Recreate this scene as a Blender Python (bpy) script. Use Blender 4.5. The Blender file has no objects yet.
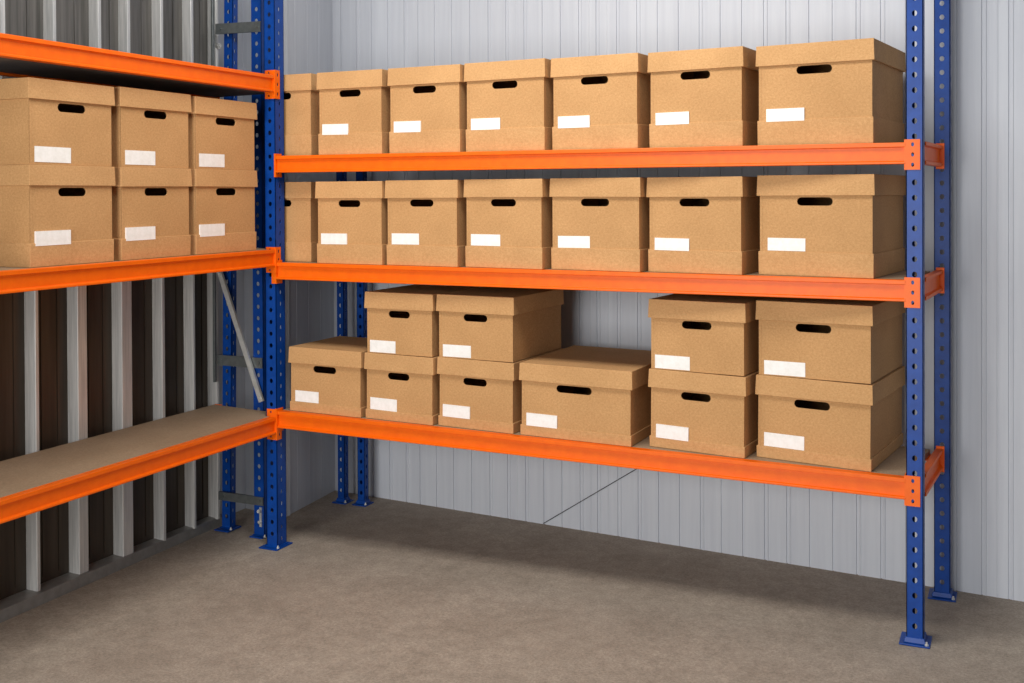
import bpy, math, random
from mathutils import Vector, Matrix
random.seed(7)
scene = bpy.context.scene
COL = scene.collection
PI = math.pi

# ------------------------------------------------------------------ materials
def new_mat(name):
    m = bpy.data.materials.new(name); m.use_nodes = True
    nt = m.node_tree
    return m, nt, nt.nodes['Principled BSDF']

def lin(r, g, b):
    f = lambda c: (c/12.92 if c <= .04045 else ((c+.055)/1.055)**2.4)
    return (f(r/255), f(g/255), f(b/255), 1)

def noise_mix(nt, bs, ca, cb, scale, detail=4, stretch=None, lo=.35, hi=.65, rough=.6, coord='Object'):
    tc = nt.nodes.new('ShaderNodeTexCoord'); mp = nt.nodes.new('ShaderNodeMapping')
    nt.links.new(tc.outputs[coord], mp.inputs[0])
    if stretch: mp.inputs['Scale'].default_value = stretch
    n = nt.nodes.new('ShaderNodeTexNoise'); n.inputs['Scale'].default_value = scale
    n.inputs['Detail'].default_value = detail; n.inputs['Roughness'].default_value = rough
    nt.links.new(mp.outputs[0], n.inputs['Vector'])
    r = nt.nodes.new('ShaderNodeValToRGB')
    r.color_ramp.elements[0].position = lo; r.color_ramp.elements[1].position = hi
    r.color_ramp.elements[0].color = ca; r.color_ramp.elements[1].color = cb
    nt.links.new(n.outputs['Fac'], r.inputs[0])
    return mp, n, r

def bump(nt, bs, src, strength, dist):
    b = nt.nodes.new('ShaderNodeBump'); b.inputs['Strength'].default_value = strength
    b.inputs['Distance'].default_value = dist
    nt.links.new(src, b.inputs['Height']); nt.links.new(b.outputs[0], bs.inputs['Normal'])

def kraft_mat(name, a, b):
    m, nt, bs = new_mat(name)
    mp, n, r = noise_mix(nt, bs, a, b, 170, 5, (.8, .8, 1), .28, .72, .8)
    # larger, soft blotches of paper tone, different on every box
    n2 = nt.nodes.new('ShaderNodeTexNoise'); n2.inputs['Scale'].default_value = 9
    oi = nt.nodes.new('ShaderNodeObjectInfo')
    ad = nt.nodes.new('ShaderNodeVectorMath'); ad.operation = 'ADD'
    nt.links.new(mp.outputs[0], ad.inputs[0]); nt.links.new(oi.outputs['Location'], ad.inputs[1])
    nt.links.new(ad.outputs[0], n2.inputs['Vector'])
    mx = nt.nodes.new('ShaderNodeMix'); mx.data_type = 'RGBA'; mx.blend_type = 'MULTIPLY'
    r2 = nt.nodes.new('ShaderNodeValToRGB')
    r2.color_ramp.elements[0].position = .3; r2.color_ramp.elements[0].color = (.90, .89, .87, 1)
    r2.color_ramp.elements[1].position = .7; r2.color_ramp.elements[1].color = (1, 1, 1, 1)
    nt.links.new(n2.outputs['Fac'], r2.inputs[0])
    mx.inputs['Factor'].default_value = 1
    nt.links.new(r.outputs[0], mx.inputs[6]); nt.links.new(r2.outputs[0], mx.inputs[7])
    nt.links.new(mx.outputs[2], bs.inputs['Base Color'])
    bs.inputs['Roughness'].default_value = .82
    bs.inputs['Specular IOR Level'].default_value = .25
    bump(nt, bs, n.outputs['Fac'], .25, .002)
    return m
M_KRAFT = kraft_mat('kraft_board', lin(178, 132, 84), lin(211, 166, 114))
M_LID = kraft_mat('kraft_lid', lin(184, 138, 89), lin(215, 170, 118))

def paint_mat(name, a, b, rough=.38, scale=30, metal=0., st=None, spec=.5, bmp=.05):
    m, nt, bs = new_mat(name)
    mp, n, r = noise_mix(nt, bs, a, b, scale, 4, st)
    nt.links.new(r.outputs[0], bs.inputs['Base Color'])
    bs.inputs['Roughness'].default_value = rough; bs.inputs['Metallic'].default_value = metal
    bs.inputs['Specular IOR Level'].default_value = spec
    if bmp: bump(nt, bs, n.outputs['Fac'], bmp, .002)
    return m
M_ORANGE = paint_mat('orange_enamel', lin(235, 98, 0), lin(241, 105, 0), .42, spec=.3)
M_BLUE = paint_mat('blue_enamel', lin(2, 56, 132), lin(5, 64, 146), .40, spec=.3)
M_LABEL = paint_mat('paper_label', lin(236, 234, 228), lin(246, 244, 240), .7, 60, bmp=.0)
M_GALV = paint_mat('galvanised_steel', lin(112, 117, 117), lin(126, 130, 129), .42, 45, .7)
M_CHROME = paint_mat('bright_zinc', lin(212, 212, 208), lin(228, 228, 224), .3, 40, .55)
M_WALL = paint_mat('white_grey_cladding', lin(190, 194, 202), lin(197, 201, 208), .5, 6, 0., (8, 8, .3), .4, .0)
M_RIB = paint_mat('zinc_rib', lin(190, 190, 188), lin(216, 215, 212), .36, 14, .4, (9, 9, .35))
M_PANEL = paint_mat('dark_reflection_panel', lin(62, 54, 46), lin(78, 70, 61), .36, 5, .55, (2, 5, .3))  # dark reflections of the surroundings are painted into this panel colour
M_PANEL_LIT = paint_mat('lit_zinc_panel', lin(92, 90, 86), lin(122, 119, 114), .36, 7, .55, (2, 7, .3))  # same steel made lighter, stronger light from above painted into the colour
M_BOARD_SHADE = paint_mat('shaded_board', lin(84, 82, 82), lin(92, 90, 90), .7)  # board colour darkened to paint in the shade below the highest short shelf
M_TRACK = paint_mat('zinc_track', lin(132, 130, 126), lin(146, 144, 140), .45, 30, .4)
M_CABLE = paint_mat('dark_cable', lin(60, 62, 66), lin(74, 76, 80), .5)

def chip_mat():
    m, nt, bs = new_mat('chipboard')
    mp, n, r = noise_mix(nt, bs, lin(138, 112, 86), lin(184, 158, 128), 160, 6, None, .25, .75, .8)
    n2 = nt.nodes.new('ShaderNodeTexNoise'); n2.inputs['Scale'].default_value = 5; n2.inputs['Detail'].default_value = 3
    nt.links.new(mp.outputs[0], n2.inputs['Vector'])
    mx = nt.nodes.new('ShaderNodeMix'); mx.data_type = 'RGBA'; mx.blend_type = 'MULTIPLY'; mx.inputs['Factor'].default_value = 1
    r2 = nt.nodes.new('ShaderNodeValToRGB')
    r2.color_ramp.elements[0].position = .3; r2.color_ramp.elements[0].color = (.85, .83, .8, 1)
    r2.color_ramp.elements[1].position = .7; r2.color_ramp.elements[1].color = (1, 1, 1, 1)
    nt.links.new(n2.outputs['Fac'], r2.inputs[0])
    nt.links.new(r.outputs[0], mx.inputs[6]); nt.links.new(r2.outputs[0], mx.inputs[7])
    nt.links.new(mx.outputs[2], bs.inputs['Base Color'])
    bs.inputs['Roughness'].default_value = .75
    bump(nt, bs, n.outputs['Fac'], .3, .002)
    return m
M_BOARD = chip_mat()

def floor_mat():
    m, nt, bs = new_mat('concrete_floor')
    mp, n, r = noise_mix(nt, bs, lin(122, 112, 101), lin(204, 190, 173), 120, 9, None, .32, .68, .9)
    n2 = nt.nodes.new('ShaderNodeTexNoise'); n2.inputs['Scale'].default_value = 3.2; n2.inputs['Detail'].default_value = 6
    n2.inputs['Roughness'].default_value = .62
    nt.links.new(mp.outputs[0], n2.inputs['Vector'])
    r2 = nt.nodes.new('ShaderNodeValToRGB')
    r2.color_ramp.elements[0].position = .32; r2.color_ramp.elements[0].color = (.80, .785, .77, 1)
    r2.color_ramp.elements[1].position = .68; r2.color_ramp.elements[1].color = (1, 1, 1, 1)
    nt.links.new(n2.outputs['Fac'], r2.inputs[0])
    n3 = nt.nodes.new('ShaderNodeTexNoise'); n3.inputs['Scale'].default_value = 22; n3.inputs['Detail'].default_value = 6
    nt.links.new(mp.outputs[0], n3.inputs['Vector'])
    r3 = nt.nodes.new('ShaderNodeValToRGB')
    r3.color_ramp.elements[0].position = .35; r3.color_ramp.elements[0].color = (.88, .87, .86, 1)
    r3.color_ramp.elements[1].position = .65; r3.color_ramp.elements[1].color = (1.04, 1.03, 1.02, 1)
    nt.links.new(n3.outputs['Fac'], r3.inputs[0])
    mx = nt.nodes.new('ShaderNodeMix'); mx.data_type = 'RGBA'; mx.blend_type = 'MULTIPLY'; mx.inputs['Factor'].default_value = 1
    mx2 = nt.nodes.new('ShaderNodeMix'); mx2.data_type = 'RGBA'; mx2.blend_type = 'MULTIPLY'; mx2.inputs['Factor'].default_value = 1
    nt.links.new(r.outputs[0], mx.inputs[6]); nt.links.new(r2.outputs[0], mx.inputs[7])
    nt.links.new(mx.outputs[2], mx2.inputs[6]); nt.links.new(r3.outputs[0], mx2.inputs[7])
    nt.links.new(mx2.outputs[2], bs.inputs['Base Color'])
    bs.inputs['Roughness'].default_value = .72
    bs.inputs['Specular IOR Level'].default_value = .3
    bump(nt, bs, n.outputs['Fac'], .35, .003)
    return m
M_FLOOR = floor_mat()

# ------------------------------------------------------------------ mesh builder
class MB:
    def __init__(s): s.v = []; s.f = []
    def quad(s, a, b, c, d):
        i = len(s.v); s.v += [tuple(a), tuple(b), tuple(c), tuple(d)]; s.f.append((i, i+1, i+2, i+3))
    def poly(s, pts):
        i = len(s.v); s.v += [tuple(p) for p in pts]; s.f.append(tuple(range(i, i+len(pts))))
    def hexa(s, b, t):            # bottom loop of 4 (ccw from above), top loop of 4
        s.poly(b[::-1]); s.poly(t)
        n = len(b)
        for k in range(n): s.quad(b[k], b[(k+1) % n], t[(k+1) % n], t[k])
    def box(s, x0, x1, y0, y1, z0, z1):
        s.hexa([(x0, y0, z0), (x1, y0, z0), (x1, y1, z0), (x0, y1, z0)],
               [(x0, y0, z1), (x1, y0, z1), (x1, y1, z1), (x0, y1, z1)])
    def extrude(s, prof, o, u, w, d):   # closed profile (a,b) -> o+a*u+b*w, swept by vector d
        o, u, w, d = map(Vector, (o, u, w, d))
        p0 = [o+a*u+b*w for a, b in prof]; p1 = [p+d for p in p0]
        n = len(prof)
        s.poly(p0[::-1]); s.poly(p1)
        for k in range(n): s.quad(p0[k], p0[(k+1) % n], p1[(k+1) % n], p1[k])
    def cyl(s, a, b, r, n=10, r2=None):
        a, b = Vector(a), Vector(b); ax = (b-a).normalized(); r2 = r if r2 is None else r2
        p = ax.orthogonal().normalized(); q = ax.cross(p)
        A = [a+r*(math.cos(2*PI*k/n)*p+math.sin(2*PI*k/n)*q) for k in range(n)]
        B = [b+r2*(math.cos(2*PI*k/n)*p+math.sin(2*PI*k/n)*q) for k in range(n)]
        s.poly(A[::-1]); s.poly(B)
        for k in range(n): s.quad(A[k], A[(k+1) % n], B[(k+1) % n], B[k])
    def ring_cell(s, o, u, w, nrm, th, a0, a1, b0, b1, hole):
        """rectangular plate cell a0..a1 x b0..b1 with a star-shaped hole loop; thickness th along nrm"""
        ca = sum(h[0] for h in hole)/len(hole); cb = sum(h[1] for h in hole)/len(hole)
        outer = []
        for (a, b) in hole:
            da, db = a-ca, b-cb
            t = 1e9
            if da > 1e-9: t = min(t, (a1-ca)/da)
            if da < -1e-9: t = min(t, (a0-ca)/da)
            if db > 1e-9: t = min(t, (b1-cb)/db)
            if db < -1e-9: t = min(t, (b0-cb)/db)
            outer.append([ca+da*t, cb+db*t])
        for cx, cz in ((a0, b0), (a1, b0), (a1, b1), (a0, b1)):
            k = min(range(len(outer)), key=lambda i: (outer[i][0]-cx)**2+(outer[i][1]-cz)**2)
            outer[k] = [cx, cz]
        P = lambda q, dd: o+q[0]*u+q[1]*w+dd*nrm
        n = len(hole)
        for k in range(n):
            k2 = (k+1) % n
            s.quad(P(hole[k], 0), P(outer[k], 0), P(outer[k2], 0), P(hole[k2], 0))
            if th:
                s.quad(P(hole[k], -th), P(hole[k2], -th), P(outer[k2], -th), P(outer[k], -th))
                s.quad(P(hole[k], 0), P(hole[k2], 0), P(hole[k2], -th), P(hole[k], -th))
    def perforated(s, o, u, nrm, width, z0, z1, pitch, ra, rb, th=.002, cx=None, first=None, n=10):
        """upright plate from z0 to z1, holes every pitch"""
        o, u, nrm = map(Vector, (o, u, nrm)); w = Vector((0, 0, 1))
        cx = width/2 if cx is None else cx
        z = z0 if first is None else first-pitch/2
        if z > z0: s._strip(o, u, w, nrm, th, width, z0, z)
        while z+pitch <= z1+1e-6:
            zc = z+pitch/2
            hole = [(cx+ra*math.cos(2*PI*(k+.5)/n), zc+rb*math.sin(2*PI*(k+.5)/n)) for k in range(n)]
            s.ring_cell(o, u, w, nrm, th, 0, width, z, z+pitch, hole)
            z += pitch
        if z < z1-1e-6: s._strip(o, u, w, nrm, th, width, z, z1)
        # edges
        for a in (0, width):
            s.quad(o+a*u+z0*w, o+a*u+z1*w, o+a*u+z1*w-th*nrm, o+a*u+z0*w-th*nrm)
        for z in (z0, z1):
            s.quad(o+z*w, o+width*u+z*w, o+width*u+z*w-th*nrm, o+z*w-th*nrm)
    def _strip(s, o, u, w, nrm, th, width, za, zb):
        for dd in (0, -th):
            s.quad(o+za*w+dd*nrm, o+width*u+za*w+dd*nrm, o+width*u+zb*w+dd*nrm, o+zb*w+dd*nrm)
    def build(s, name, mat, parent=None, bevel=0, seg=1, merge=True, smooth=False):
        me = bpy.data.meshes.new(name); me.from_pydata(s.v, [], s.f)
        import bmesh
        bm = bmesh.new(); bm.from_mesh(me)
        if merge: bmesh.ops.remove_doubles(bm, verts=bm.verts, dist=1e-6)
        bmesh.ops.recalc_face_normals(bm, faces=bm.faces)
        bm.to_mesh(me); bm.free()
        me.materials.append(mat)
        o = bpy.data.objects.new(name, me); COL.objects.link(o)
        if parent: o.parent = parent
        if bevel:
            b = o.modifiers.new('edge', 'BEVEL'); b.width = bevel; b.segments = seg
            b.limit_method = 'ANGLE'; b.angle_limit = math.radians(40); b.harden_normals = False
        if smooth:
            for p in me.polygons: p.use_smooth = True
        return o

def tag(o, label=None, cat=None, group=None, kind=None):
    if label: o['label'] = label
    if cat: o['category'] = cat
    if group: o['group'] = group
    if kind: o['kind'] = kind
    return o
def empty(name, loc=(0, 0, 0), rz=0):
    o = bpy.data.objects.new(name, None); COL.objects.link(o)
    o.location = loc; o.rotation_euler = (0, 0, rz); o.empty_display_size = .1
    return o

# ------------------------------------------------------------------ setting
def floor_z(x): return -.019+.0084*x      # the slab falls slightly towards the corner
fm = MB(); X0, X1 = -1.2, 5.5
fm.hexa([(X0, -6, -.14), (X1, -6, -.14), (X1, 1.2, -.14), (X0, 1.2, -.14)], [(x, y, floor_z(x)) for x, y in ((X0, -6), (X1, -6), (X1, 1.2), (X0, 1.2))])
tag(fm.build('floor', M_FLOOR), 'brown-grey bare concrete floor under the shelving', 'floor', kind='structure')

def clad(mb, a, b, seams, z0, z1, th=.04, groove=.0042, bead=.0022, seed=1):
    """flat cladding from a to b (plan points, room on the right-hand side of a->b) with grooves"""
    rnd = random.Random(seed)
    a = Vector((a[0], a[1], 0)); b = Vector((b[0], b[1], 0)); L = (b-a).length; d = (b-a)/L
    n = Vector((d.y, -d.x, 0))       # towards the room
    pts = [(0, 0)]
    for s in seams:
        if s < .02 or s > L-.03: continue
        pts += [(s-.0026, 0), (s-.0016, -groove), (s+.0016, -groove), (s+.0026, 0)]
        q = rnd.choice([0, 0, 1, 1, 2])
        if q >= 1: pts += [(s+.008, 0), (s+.0095, bead), (s+.0125, bead), (s+.014, 0)]
        if q == 2 and s+.06 < L: pts += [(s+.042, 0), (s+.0435, bead*.6), (s+.046, bead*.6), (s+.0475, 0)]
    pts.append((L, 0))
    P = lambda p, z: a+p[0]*d+p[1]*n+Vector((0, 0, z))
    for p, q in zip(pts, pts[1:]): mb.quad(P(p, z0), P(q, z0), P(q, z1), P(p, z1))
    B = [(0, -th), (L, -th)]
    mb.quad(P(B[1], z0), P(B[0], z0), P(B[0], z1), P(B[1], z1))
    mb.quad(P((0, 0), z0), P((0, 0), z1), P((0, -th), z1), P((0, -th), z0))
    mb.quad(P((L, 0), z0), P((L, -th), z0), P((L, -th), z1), P((L, 0), z1))

seams = [.047, .133, .216, .304, .391, .463, .547, .634, .723, .811, .895, .979, 1.062, 1.143, 1.223, 1.298, 1.384, 1.468, 1.551,
         1.634, 1.715, 1.795, 1.875, 1.955, 2.035, 2.115, 2.195, 2.275, 2.355, 2.435, 2.593] + [2.669+.0793*k for k in range(0, 20)]
WD = Vector((.9948, -.10185, 0)); W0 = Vector((-.26, .766, 0))
wb = MB(); e = W0+WD*4.3
clad(wb, (W0.x, W0.y), (e.x, e.y), seams, -.03, 2.75, seed=4)
tag(wb.build('wall_back', M_WALL, merge=False), 'pale grey grooved metal cladding behind the long rack', 'wall', kind='structure')
ws = MB()
clad(ws, (-.220, .344), (-.26, .766), [.10, .20, .30], -.03, 2.75, th=.03, groove=.001, bead=.0008, seed=2)
clad(ws, (-.452, .165), (-.452, .386), [], -.03, 2.75, th=.03, seed=5)
clad(ws, (-.452, .386), (-.220, .344), [], -.03, 2.75, th=.03, seed=3)
tag(ws.build('wall_corner', M_WALL, merge=False), 'pale clad return in the corner between both walls', 'wall', kind='structure')

# corrugated left wall: deep folded steel sheet, panels and crests
def wall_left():
    XP, XC = -.418, -.377
    lower = [(-2.38, -2.34), (-2.19, -2.15), (-1.99, -1.95), (-1.79, -1.75), (-1.58, -1.54), (-1.37, -1.33), (-1.16, -1.12),
             (-.965, -.925), (-.764, -.749), (-.588, -.546), (-.387, -.337), (-.186, -.170), (-.018, -.005), (.118, .134)]
    upper = [(-2.32, -2.30), (-2.10, -2.08), (-1.88, -1.86), (-1.66, -1.64), (-1.46, -1.44), (-1.25, -1.23), (-1.06, -1.04),
             (-.885, -.868), (-.681, -.667), (-.486, -.471), (-.349, -.334), (-.182, -.167), (-.018, -.003), (.127, .142)]
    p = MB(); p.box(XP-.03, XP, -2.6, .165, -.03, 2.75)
    # faint folds pressed in each panel
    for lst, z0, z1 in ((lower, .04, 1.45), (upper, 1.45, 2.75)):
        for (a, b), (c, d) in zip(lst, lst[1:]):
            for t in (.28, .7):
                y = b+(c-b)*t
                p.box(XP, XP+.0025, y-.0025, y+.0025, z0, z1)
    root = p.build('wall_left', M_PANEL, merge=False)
    pu = MB(); pu.box(XP-.002, XP+.003, -2.6, .163, 1.45, 2.75)  # thin overlay that carries the painted brighter tone of the upper wall
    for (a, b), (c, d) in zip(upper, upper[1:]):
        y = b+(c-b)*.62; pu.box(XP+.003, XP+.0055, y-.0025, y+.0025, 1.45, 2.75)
    pu.build('upper_lit_sheet', M_PANEL_LIT, root, merge=False)
    tag(root, 'dark folded steel wall beside the short rack', 'wall', kind='structure')
    for lst, z0, z1 in ((lower, .012, 1.45), (upper, 1.45, 2.75)):
        r = MB()
        for i, (a, b) in enumerate(lst):
            f = .010
            h = XC-XP; prof = [(a-.006, 0), (a, h-.002), (a+.002, h), (b-.002, h), (b, h-.002), (b, 0)]
            r.extrude(prof, (XP, 0, z0), (0, 1, 0), (1, 0, 0), (0, 0, z1-z0))
        r.build('wall_rib', M_RIB, root, merge=False)
wall_left()
tr = MB()
A0 = (-.32, -2.6); A1 = (-.352, -.96); A2 = (-.388, .165)
for (xa, ya), (xb, yb) in ((A0, A1), (A1, A2)):
    tr.hexa([(-.418, ya, -.024), (xa, ya, -.024), (xb, yb, -.024), (-.418, yb, -.024)],
            [(-.418, ya, .022), (xa, ya, .016), (xb, yb, .016), (-.418, yb, .022)])
tag(tr.build('baseboard_left', M_TRACK, bevel=.002), 'zinc floor track under the folded steel wall', 'trim', kind='structure')

# thin wire that crosses the lower back wall
NW = Vector((-.10185, -.9948, 0))
def wallpt(s, z, off): p = W0+WD*s+NW*off; return Vector((p.x, p.y, z))
cw = MB(); a = wallpt(1.061, -.008, .006); b = wallpt(1.458, .255, .006); cw.cyl(a, b+(b-a)*.55, .0016, 8)
tag(cw.build('wire', M_CABLE), 'thin dark wire slanting across the lower back wall', 'wire')

# ------------------------------------------------------------------ rack parts
PITCH = .0439
def upright(parent, xc, yf, top=2.28, w=.048, dep=.056, foot=(.042, .044), lip=.011, collar=True, open_left=False):
    """upright with perforated front (facing -y) and sides; front plane at yf, centre xc"""
    m = MB(); x0, x1 = xc-w/2, xc+w/2; g = floor_z(xc)
    m.perforated((x0, yf, 0), (1, 0, 0), (0, -1, 0), w, g+.006, top, PITCH, .0072, .0085, .0022, first=g+.052)
    m.perforated((x1, yf, 0), (0, 1, 0), (1, 0, 0), dep, g+.006, top, PITCH, .0045, .0085, .0022, cx=dep*.5, first=g+.03)
    if not open_left: m.perforated((x0, yf, 0), (0, 1, 0), (-1, 0, 0), dep, g+.006, top, PITCH, .0045, .0085, .0022, cx=dep*.5, first=g+.03)
    for sx in (-1, 1):                     # return lips of the open back
        xe = xc+sx*w/2
        a, b = sorted((xe, xe-sx*lip)); m.box(a, b, yf+dep-.002, yf+dep, g+.006, top)
    o = m.build('upright', M_BLUE, parent, merge=False)
    f = MB()
    fx, fy = foot
    yc = yf+dep/2
    f.box(xc-fx, xc+fx, yc-fy-(.004 if collar else .012), yc+fy, g, g+.005)
    ch = g+(.020 if collar else .008)
    f.hexa([(xc-w/2-.007, yf-.008, g+.005), (xc+w/2+.007, yf-.008, g+.005), (xc+w/2+.007, yf+dep+.006, g+.005), (xc-w/2-.007, yf+dep+.006, g+.005)],
           [(xc-w/2-.003, yf-.003, ch), (xc+w/2+.003, yf-.003, ch), (xc+w/2+.003, yf+dep+.002, ch), (xc-w/2-.003, yf+dep+.002, ch)])
    f.build('foot_plate', M_BLUE, o, bevel=.0015)
    bl = MB(); bx = xc+w/2+.0095
    bl.cyl((bx, yf-.010, g+.005), (bx, yf-.010, g+.009), .0055, 6); bl.cyl((bx, yf-.010, g+.009), (bx, yf-.010, g+.015), .003, 8)
    bl.build('anchor_bolt', M_CHROME, o)
    return o

BH = .062
# (depth, height below the top)
BEAM = [(0, -.001), (0.0012, 0), (.030, 0), (.030, -BH), (.0012, -BH), (0, -BH+.0012), (0, -BH+.0065), (.0095, -BH+.0095),
        (.0095, -.0135), (0, -.0125)]
def beam(parent, a, b, inward, ztop, name='beam', prof=BEAM, mat=None, zend=None):
    """folded beam from a to b (plan), lipped face looking away from 'inward'"""
    m = MB(); a = Vector((a[0], a[1], ztop)); b = Vector((b[0], b[1], ztop if zend is None else zend))
    m.extrude(prof, a, Vector((inward[0], inward[1], 0)), (0, 0, 1), b-a)
    return m.build(name, mat or M_ORANGE, parent, bevel=.0007)

def connector(beam_obj, corner, face, side, ztop, up, down, wrap, sidew):
    """L-shaped end connector: 'wrap' plate flat on the post's front (face = direction of its width, normal n),
    side plate against the post's flank."""
    (cx, cy) = corner; f, n = Vector((*face, 0)), Vector((*side, 0))
    m = MB(); t = .003; H = up+down
    o = Vector((cx, cy, 0))+n*t
    m.perforated(o-f*0.0, f, n, wrap, ztop-down, ztop+up, H/3, .0042, .0062, t)
    o2 = Vector((cx, cy, 0))+n*t-f*t
    m.perforated(o2, -n, -f, sidew, ztop-down, ztop+up, H/3, .0036, .0055, t, cx=sidew*.62)
    return m.build('end_connector', M_ORANGE, beam_obj, merge=False)

def board(parent, pts, ztop, th=.018, mat=None):
    zz = ztop if isinstance(ztop, tuple) else (ztop,)*len(pts)
    m = MB(); m.hexa([(x, y, q-th) for (x, y), q in zip(pts, zz)], [(x, y, q) for (x, y), q in zip(pts, zz)])
    return m.build('shelf_board', mat or M_BOARD, parent, bevel=.001)

# ---- long rack against the back wall
LR = empty('shelving_rack', (0, 0, 0))
tag(LR, 'long blue and orange boltless rack standing along the pale back wall', 'shelving', 'boltless shelving racks')
upright(LR, -.0245, 0, collar=False)                                  # corner post
upright(LR, 2.2315, 0, w=.046, lip=.019)                                  # right front post
upright(LR, -.027, .615, top=1.40, w=.036, dep=.030, foot=(.034, .032))                                 # rear left
upright(LR, 2.280, .413, dep=.05)                       # rear right
ZR = (1.4396, 1.0445, .4862)
for i, z in enumerate(ZR):
    sag = (0, 0, -.004)[i]
    zl, zr = (z, z) if i < 2 else (z+.007, z-.011)
    b = beam(LR, (.004, -.004), (2.2065, -.004), (0, 1), zl, zend=zr)
    connector(b, (2.2065, 0), (1, 0), (0, -1), zr, .0085, .0785, .040, .034)
    # left end: wraps the corner post's front, side plate on its right flank
    m = MB(); z0, z1 = zl-.0785, zl+.0085
    m.perforated((.0035, .0, 0), (0, 1, 0), (1, 0, 0), .034, z0, z1, .029, .0036, .0055, .003)
    m.box((-.004, -.018, -.006)[i], .0035, -.003, 0, z0, z1)
    m.build('end_connector', M_ORANGE, b, merge=False)
    rb = beam(LR, (.010, .610), (2.254, .430), (.06, -.998), zl-.0185, 'rear_beam',
              [(0, 0), (.026, 0), (.026, -.020), (0, -.020)], zend=zr-.0185)
    # depth-wise tie beams of the right end
    ax, ay, bx, by = 2.2585, .058, 2.2830, .411
    d = Vector((bx-ax, by-ay, 0)).normalized()
    sb = beam(LR, (ax, ay), (bx, by), (-d.y, d.x), zr+.004, 'side_beam',
              [(0, 0), (.022, 0), (.022, -.066), (0, -.066), (0, -.056), (.010, -.053), (.010, -.014), (0, -.010)])
    m = MB(); m.box(2.262, 2.2875, .408, .4125, zr-.070, zr+.012); m.build('end_connector', M_ORANGE, sb, bevel=.0008)
    board(LR, [(.006, .027), (2.2, .027), (2.245, .405 if i else .470), (-.02, .606 if i else .70)], (zl, zr, zr, zl))  # top board made deeper at the rear to block light above the wall gap

# ---- short rack along the dark steel wall
SR = empty('shelving_rack', (-.2, -1.1, 0))
tag(SR, 'short blue and orange boltless rack along the dark folded steel wall', 'shelving', 'boltless shelving racks')
SRX = (.2, 1.1, 0)
def P_(o): o.location = SRX; return o
P_(upright(SR, -.153, .090, open_left=True, dep=.045, foot=(.030, .034), collar=False))
BLp = P_(upright(SR, -.324, .105, w=.042, dep=.030, open_left=True, foot=(.034, .036), collar=False)); BLp.rotation_euler[1] = math.radians(.75)
st = MB(); st.box(-.373, -.363, .090, .102, .56, 2.28); P_(st.build('edge_strip', M_GALV, SR, bevel=.001))
P_(upright(SR, -.125, .612, open_left=True, top=1.40, w=.034, dep=.030, foot=(.034, .032)))
P_(upright(SR, -.028, -2.32)); P_(upright(SR, -.330, -2.32, foot=(.034, .042)))
ZL = (1.7372, 1.0928, .4719)
for z, cu in zip(ZL, (.020, .009, .028)):
    b = P_(beam(SR, (.004, -.0035), (.004, -2.262), (-1, 0), z))
    m = MB()
    z0, z1 = z-.086, z+cu
    # plate against the corner post's front, seen above and below the beam end
    m.perforated((-.040, -.0065, 0), (1, 0, 0), (0, -1, 0), .043, z0, z1, (z1-z0)/5, .0036, .0042, .003, cx=.017)
    # wrap on its right-hand face
    m.perforated((.0065, -.0095, 0), (0, 1, 0), (1, 0, 0), .031, z0, z1, (z1-z0)/3, .0050, .0075, .003, cx=.019)
    m.build('end_connector', M_ORANGE, b, merge=False)
    m = MB(); m.box(-.040, .0065, -2.268, -2.262, z0, z1); m.box(.003, .0065, -2.295, -2.262, z0, z1)
    m.build('end_connector', M_ORANGE, b)
    rb = P_(beam(SR, (-.346, .098), (-.346, -2.30), (-1, 0), z-.002, 'rear_beam',
              [(0, -.016), (.026, -.016), (.026, -.030), (0, -.030)] if z < 1.5 else [(0, -.056), (.026, -.056), (.026, -.066), (0, -.066)]))
    m = MB(); m.box(-.372, -.338, .0985, .1000, z-(.04 if z < 1.5 else .075), z+.001); m.build('end_connector', M_ORANGE, rb)
    P_(board(SR, [(-.372, -2.26), (-.027, -2.26), (-.027, -.008), (-.052, -.008), (-.052, .062), (-.372, .095)], z if z < 1.5 else z-.042, mat=M_BOARD if z < 1.5 else M_BOARD_SHADE))  # highest board takes the colour with shade painted in
# braces of the end frame
def channel(parent, a, b, h, name, mat, y, t=.010):
    a = Vector((a[0], y, a[1])); b = Vector((b[0], y, b[1])); d = (b-a).normalized(); up = Vector((-d.z, 0, d.x))
    if up.z < 0: up = -up
    m = MB()
    prof = [(-h/2, 0), (-h/2, t), (-h/2+.003, t), (-h/2+.003, .003), (h/2-.003, .003), (h/2-.003, t), (h/2, t), (h/2, 0)]
    m.extrude([(p, -q) for p, q in prof], a, up, (0, -1, 0), b-a)
    for q in (a+d*.022, b-d*.016):
        m.cyl(q+Vector((0, .004, 0)), q+Vector((0, -.005, 0)), .007, 6)
    return P_(m.build(name, mat, parent, merge=False))
for z, h in ((.118, .032), (.650, .040), (1.943, .040)):
    channel(SR, (-.345, z), (-.131, z-.004 if z > 1.3 else z), h, 'brace', M_GALV, .084)
dgo = channel(SR, (-.327, 1.005), (-.127, .505), .020, 'diagonal_brace', M_CHROME, .070)
cl = MB()
cl.box(-.149, -.139, .085, .0895, .02, .095); cl.cyl((-.144, .087, .080), (-.144, .072, .083), .007, 8); cl.cyl((-.146, .087, .040), (-.145, .077, .040), .006, 8)
P_(cl.build('clip', M_CHROME, SR))
clt = MB(); clt.cyl((-.377, .135, 1.885), (-.368, .135, 1.885), .012, 12); clt.cyl((-.368, .135, 1.885), (-.362, .135, 1.885), .007, 8)
tag(clt.build('wall_bolt', M_CHROME), 'bright round bolt head high on the steel wall near the corner', 'bolt')

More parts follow.
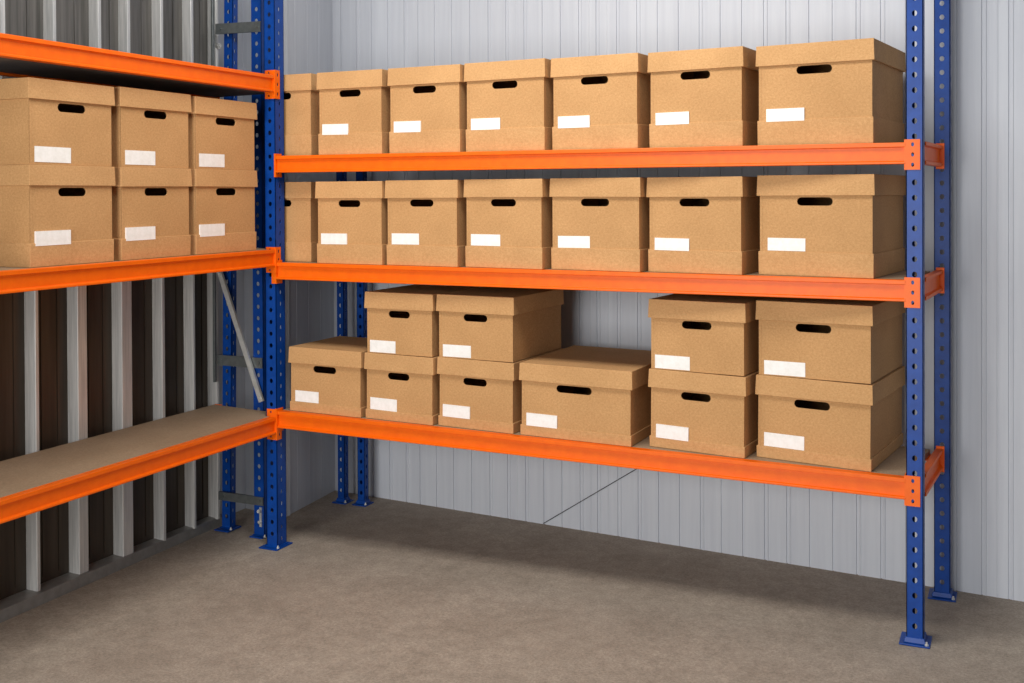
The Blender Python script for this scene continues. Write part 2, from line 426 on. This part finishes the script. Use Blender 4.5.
# ------------------------------------------------------------------ archive boxes
def stadium(cx, cz, w, h, n=6):
    r = h/2; pts = []
    for k in range(n+1):
        t = -PI/2+PI*k/n; pts.append((cx+w/2-r+r*math.cos(t), cz+r*math.sin(t)))
    for k in range(n+1):
        t = PI/2+PI*k/n; pts.append((cx-w/2+r+r*math.cos(t), cz+r*math.sin(t)))
    return pts

def make_box(loc, rz, W, D, H, lidh, band, lab, handle_w, handle_dx, label, group, tilt=0):
    """origin: front left bottom corner of the lid outline; width along +x, front facing -y.
    lab = (offset from left, bottom, width, height, tilt)"""
    t = empty('archive_box', loc, rz); t.rotation_euler[1] = tilt; tag(t, label, 'box', group)
    ins = .0070; k = .0035
    x0, x1, y0, y1 = ins, W-ins, ins, D-ins
    hw, hh = handle_w*1.06, .0250
    hz = H-lidh-.005-hh/2; hx = W/2+handle_dx
    body = MB(); u = Vector((1, 0, 0)); w = Vector((0, 0, 1)); zt = H-.004
    st = stadium(hx, hz, hw, hh)
    body.ring_cell(Vector((0, y0, 0)), u, w, Vector((0, -1, 0)), k, x0, x1, 0, zt, st)
    body.quad((x0, y1, 0), (x0, y1, zt), (x1, y1, zt), (x1, y1, 0))
    body.quad((x0, y0, 0), (x0, y0, zt), (x0, y1, zt), (x0, y1, 0))
    body.quad((x1, y0, 0), (x1, y1, 0), (x1, y1, zt), (x1, y0, zt))
    body.quad((x0, y0, 0), (x0, y1, 0), (x1, y1, 0), (x1, y0, 0))
    body.quad((x0, y0, zt), (x1, y0, zt), (x1, y1, zt), (x0, y1, zt))
    # overlapping glued board edges on the front sides
    body.box(x0, x0+.0085, y0-.0008, y0+.001, band, H-lidh*.6)
    b = body.build('body', M_KRAFT, t, merge=False)
    if band > 0:
        bd = MB(); e = .0036
        # folded tray around the base
        bd.hexa([(x0-e, y0-e, 0), (x1+e, y0-e, 0), (x1+e, y1+e, 0), (x0-e, y1+e, 0)],
                [(x0-e*1.2, y0-e*1.2, band), (x1+e*1.2, y0-e*1.2, band), (x1+e*1.2, y1+e*1.2, band), (x0-e*1.2, y1+e*1.2, band)])
        bd.build('base_band', M_LID, t, bevel=.0012)
    ld = MB(); fl = .0014
    zb = H-lidh
    r = random.Random(int(W*1e4)+int(loc[0]*1e3)+int(loc[1]*1e3))
    dz = [r.uniform(-.0012, .0012) for _ in range(4)]
    # shell: outer walls flare a touch, open below
    o = [(0-fl, 0-fl), (W+fl, 0-fl), (W+fl, D+fl), (0-fl, D+fl)]
    ti = [(.0006, .0006), (W-.0006, .0006), (W-.0006, D-.0006), (.0006, D-.0006)]
    top = [(x, y, H) for x, y in ti]; bot = [(x, y, zb+d) for (x, y), d in zip(o, dz)]
    inn = [(x0-.0006, y0-.0006), (x1+.0006, y0-.0006), (x1+.0006, y1+.0006), (x0-.0006, y1+.0006)]
    ib = [(x, y, zb+d) for (x, y), d in zip(inn, dz)]
    it = [(x, y, H-.003) for x, y in inn]
    ld.poly(top); ld.poly(it[::-1])
    for q in range(4):
        q2 = (q+1) % 4
        ld.quad(bot[q], bot[q2], top[q2], top[q]); ld.quad(ib[q2], ib[q], it[q], it[q2]); ld.quad(bot[q2], bot[q], ib[q], ib[q2])
    ld.build('lid', M_LID, t, bevel=.0014, seg=2)
    lx, lz, lw, lh, tilt = lab
    m = MB(); yy = y0-(.0052 if band > lz else .0012)
    c, s = math.cos(tilt), math.sin(tilt)
    R = lambda a, bb: (lx+a*c-bb*s, lz+a*s+bb*c)
    q = [R(0, 0), R(lw, 0), R(lw, lh), R(0, lh)]
    m.hexa([(q[0][0], yy, q[0][1]), (q[1][0], yy, q[1][1]), (q[1][0], y0-.0005, q[1][1]), (q[0][0], y0-.0005, q[0][1])],
           [(q[3][0], yy, q[3][1]), (q[2][0], yy, q[2][1]), (q[2][0], y0-.0005, q[2][1]), (q[3][0], y0-.0005, q[3][1])])
    m.build('paper_label', M_LABEL, t)
    return t

ordn = ['first', 'second', 'third', 'fourth', 'fifth', 'sixth', 'seventh']
def yaw_at(x): return -math.radians(.2+3.85*max(0, x))
def fit(x0, x1, y, yw):
    # a box turned by yw whose front still spans x0..x1 as seen over the shelf edge, nearest corner at depth y
    w = x1-x0; dy = w*math.sin(-yw)
    xa = x0-dy*(2.5-x0)/3.36
    return xa, y+dy, (x1-xa)/math.cos(yw)
# rows of tall boxes on the long rack: (x0, x1, ztop)
top = [(-.092, .116, 1.7465), (.172, .449, 1.741), (.473, .761, 1.742), (.777, 1.077, 1.745), (1.098, 1.400, 1.745), (1.432, 1.736, 1.746), (1.775, 2.119, 1.747)]
mid = [(-.092, .113, 1.3435), (.165, .450, 1.343), (.461, .752, 1.345), (.775, 1.069, 1.346), (1.094, 1.408, 1.347), (1.428, 1.735, 1.347), (1.778, 2.121, 1.350)]
rnd = random.Random(3)
for row, zb, shelf in ((top, ZR[0], 'top'), (mid, ZR[1], 'middle')):
    for i, (x0, x1, zt) in enumerate(row):
        W = x1-x0
        if i == 0: lb = 'narrow kraft archive box on the %s long shelf, half hidden behind the corner post' % shelf
        elif i == 6: lb = 'large kraft archive box on the %s long shelf, beside the right front post' % shelf
        else: lb = 'white-labelled kraft archive box on the %s long shelf, %s of seven from the corner post' % (shelf, ordn[i])
        lw = .112+.09*(W-.28)+rnd.uniform(-.002, .002)
        yw = yaw_at(x0); y = .020 if row is top else .010
        if i == 0: yw, y = -math.radians(.5), .064
        xa, ya, Wb = fit(x0, x1, y, yw)
        if row is mid and i: xa += .0075*(2.5-x0)/3.36; Wb -= .002
        make_box((xa, ya, zb+.0006), yw, Wb, .345+.038*max(0, x0), zt-zb-.0006, .0625, .078 if row is top else .072,
                 ((.022 if i else .004)+.15*(W-.28), .073+rnd.uniform(-.003, .002), lw if i else .05, .039, rnd.uniform(-.012, .008)),
                 .088+.22*(W-.28) if i else .074, 0 if i else -.030, lb, 'tall archive boxes on the two upper long shelves')

# mixed boxes on the lowest long shelf
zb = ZR[2]+.0006
low = [ # x0, x1, z0, ztop, y, depth, band, label params (dx, dz, w, h), text
 (.037, .353, 0, .7315, .022, .335, .035, (.026, .036, .104, .041), 'single kraft archive box on the lowest long shelf, nearest the corner post'),
 (.367, .648, 0, .727, .022, .345, .033, (.022, .034, .112, .043), 'kraft archive box on the lowest long shelf, under the leftmost stacked box'),
 (.664, .957, 0, .7275, .022, .40, .035, (.022, .034, .108, .042), 'bottom kraft box of the second stack from the corner post, lowest long shelf'),
 (.980, 1.376, 0, .7285, .016, .47, .035, (.026, .034, .112, .042), 'widest kraft archive box, alone in the middle of the lowest long shelf'),
 (1.429, 1.740, 0, .7325, .022, .375, .035, (.026, .032, .110, .043), 'lower kraft box of the stack just right of the gap on the lowest long shelf'),
 (1.770, 2.112, 0, .734, .022, .425, .036, (.026, .037, .125, .042), 'lower kraft box of the stack beside the right front post, lowest long shelf'),
 (.371, .649, 1, .9465, .022, .345, 0, (.018, .003, .108, .043), 'upper kraft box of the narrow stack nearest the corner post'),
 (.665, .960, 2, .947, .020, .40, 0, (.022, .003, .112, .042), 'upper kraft box left of the single wide box, lid near the shelf above'),
 (1.431, 1.741, 4, .957, .022, .375, 0, (.020, .003, .118, .043), 'upper kraft box of the stack just right of the gap on the lowest long shelf'),
 (1.773, 2.114, 5, .964, .022, .425, 0, (.024, .003, .128, .043), 'upper kraft box of the stack beside the right front post, lowest long shelf'),
]
for i, (x0, x1, on, zt, y, D, band, lb_, text) in enumerate(low):
    z0 = zb+.007-.0082*x0+.0003 if i < 6 else low[on][3]+.0006
    yw = yaw_at(low[on][0] if i > 5 else x0)
    if i == 3: yw = -math.radians(1.5)
    xa, ya, Wb = fit(x0, x1, y, yw)
    make_box((xa, ya, z0), yw, Wb, D, zt-z0, .0595, band, (*lb_, rnd.uniform(-.012, .008)),
             (x1-x0)*.30, (x1-x0)*(-.01 if i < 6 else 0), text, 'archive boxes on the lowest long shelf', tilt=.0082 if i < 6 else 0)

# boxes of the short rack; their fronts face +x
left = [ # y0 (near), y1 (far), tier
 (-1.090, -.766, 'nearest the camera'), (-.741, -.420, 'in the middle'), (-.399, -.068, 'nearest the corner post')]
for tier in (0, 1):
    for i, (ya, yb, pos) in enumerate(left):
        z0 = ZL[1]+.0006 if tier == 0 else 1.3846+.0006
        zt = 1.3846 if tier == 0 else (1.631, 1.634, 1.631)[i]
        if tier == 0 and i == 2: yb -= 0
        text = '%s kraft archive box of the short rack, stack %s' % (('lower', 'upper')[tier], pos)
        W = yb-ya
        lab = (.022, .060, .128, .042, .0) if tier == 0 else (.024, .008, .132, .045, -.005)
        make_box((-.030, ya, z0), PI/2, W, .330, zt-z0, .060, .068 if tier == 0 else 0,
                 (*lab[:4], lab[4]+rnd.uniform(-.006, .006)), W*.31, 0, text, 'stacked archive boxes on the short rack')

# ------------------------------------------------------------------ light
w = bpy.data.worlds.new('World'); scene.world = w; w.use_nodes = True
bg = w.node_tree.nodes['Background']; bg.inputs[0].default_value = (.80, .88, 1.0, 1); bg.inputs[1].default_value = .24
def area(name, loc, target, sx, sy, power, col=(1, 1, 1)):
    l = bpy.data.lights.new(name, 'AREA'); l.shape = 'RECTANGLE'; l.size = sx; l.size_y = sy; l.energy = power; l.color = col
    o = bpy.data.objects.new(name, l); COL.objects.link(o); o.location = loc
    o.rotation_euler = (Vector(target)-Vector(loc)).to_track_quat('-Z', 'Y').to_euler()
    return o
area('ceiling_light', (1.15, -1.0, 2.85), (1.15, -.55, 0), 1.6, .6, 44, (1, .97, .93))
area('front_fill', (1.1, -5.4, 1.15), (1.1, 0, .95), 2.3, 2.3, 186, (1, .985, .96))  # added broad fill lamp behind the camera, no actual doorway there

# ------------------------------------------------------------------ camera
f, cyy, yaw, pitch, roll, CX, CY, CZ = 1101.3767, 203.1237, -.43176693, .00948165, -.0039823, 2.5037068, -3.3400469, 1.3
cy_, sy_ = math.cos(yaw), math.sin(yaw); cp, sp = math.cos(pitch), math.sin(pitch)
fwd = Vector((sy_*cp, cy_*cp, -sp)); right = Vector((cy_, -sy_, 0)); up = right.cross(fwd)
c, s = math.cos(roll), math.sin(roll)
r2 = c*right+s*up; u2 = -s*right+c*up
cam = bpy.data.cameras.new('camera'); co = bpy.data.objects.new('camera', cam); COL.objects.link(co)
mat = Matrix(((r2.x, u2.x, -fwd.x, CX), (r2.y, u2.y, -fwd.y, CY), (r2.z, u2.z, -fwd.z, CZ), (0, 0, 0, 1)))
co.matrix_world = mat
cam.sensor_width = 36; cam.sensor_fit = 'HORIZONTAL'; cam.lens = f*36/1024; cam.shift_y = -(341.5-cyy)/1024
cam.clip_start = .05
scene.camera = co
vs = scene.view_settings
scene.display_settings.display_device = 'sRGB'
vs.view_transform = 'Standard'; vs.look = 'None'; vs.exposure = 0; vs.gamma = 1; vs.use_curve_mapping = False
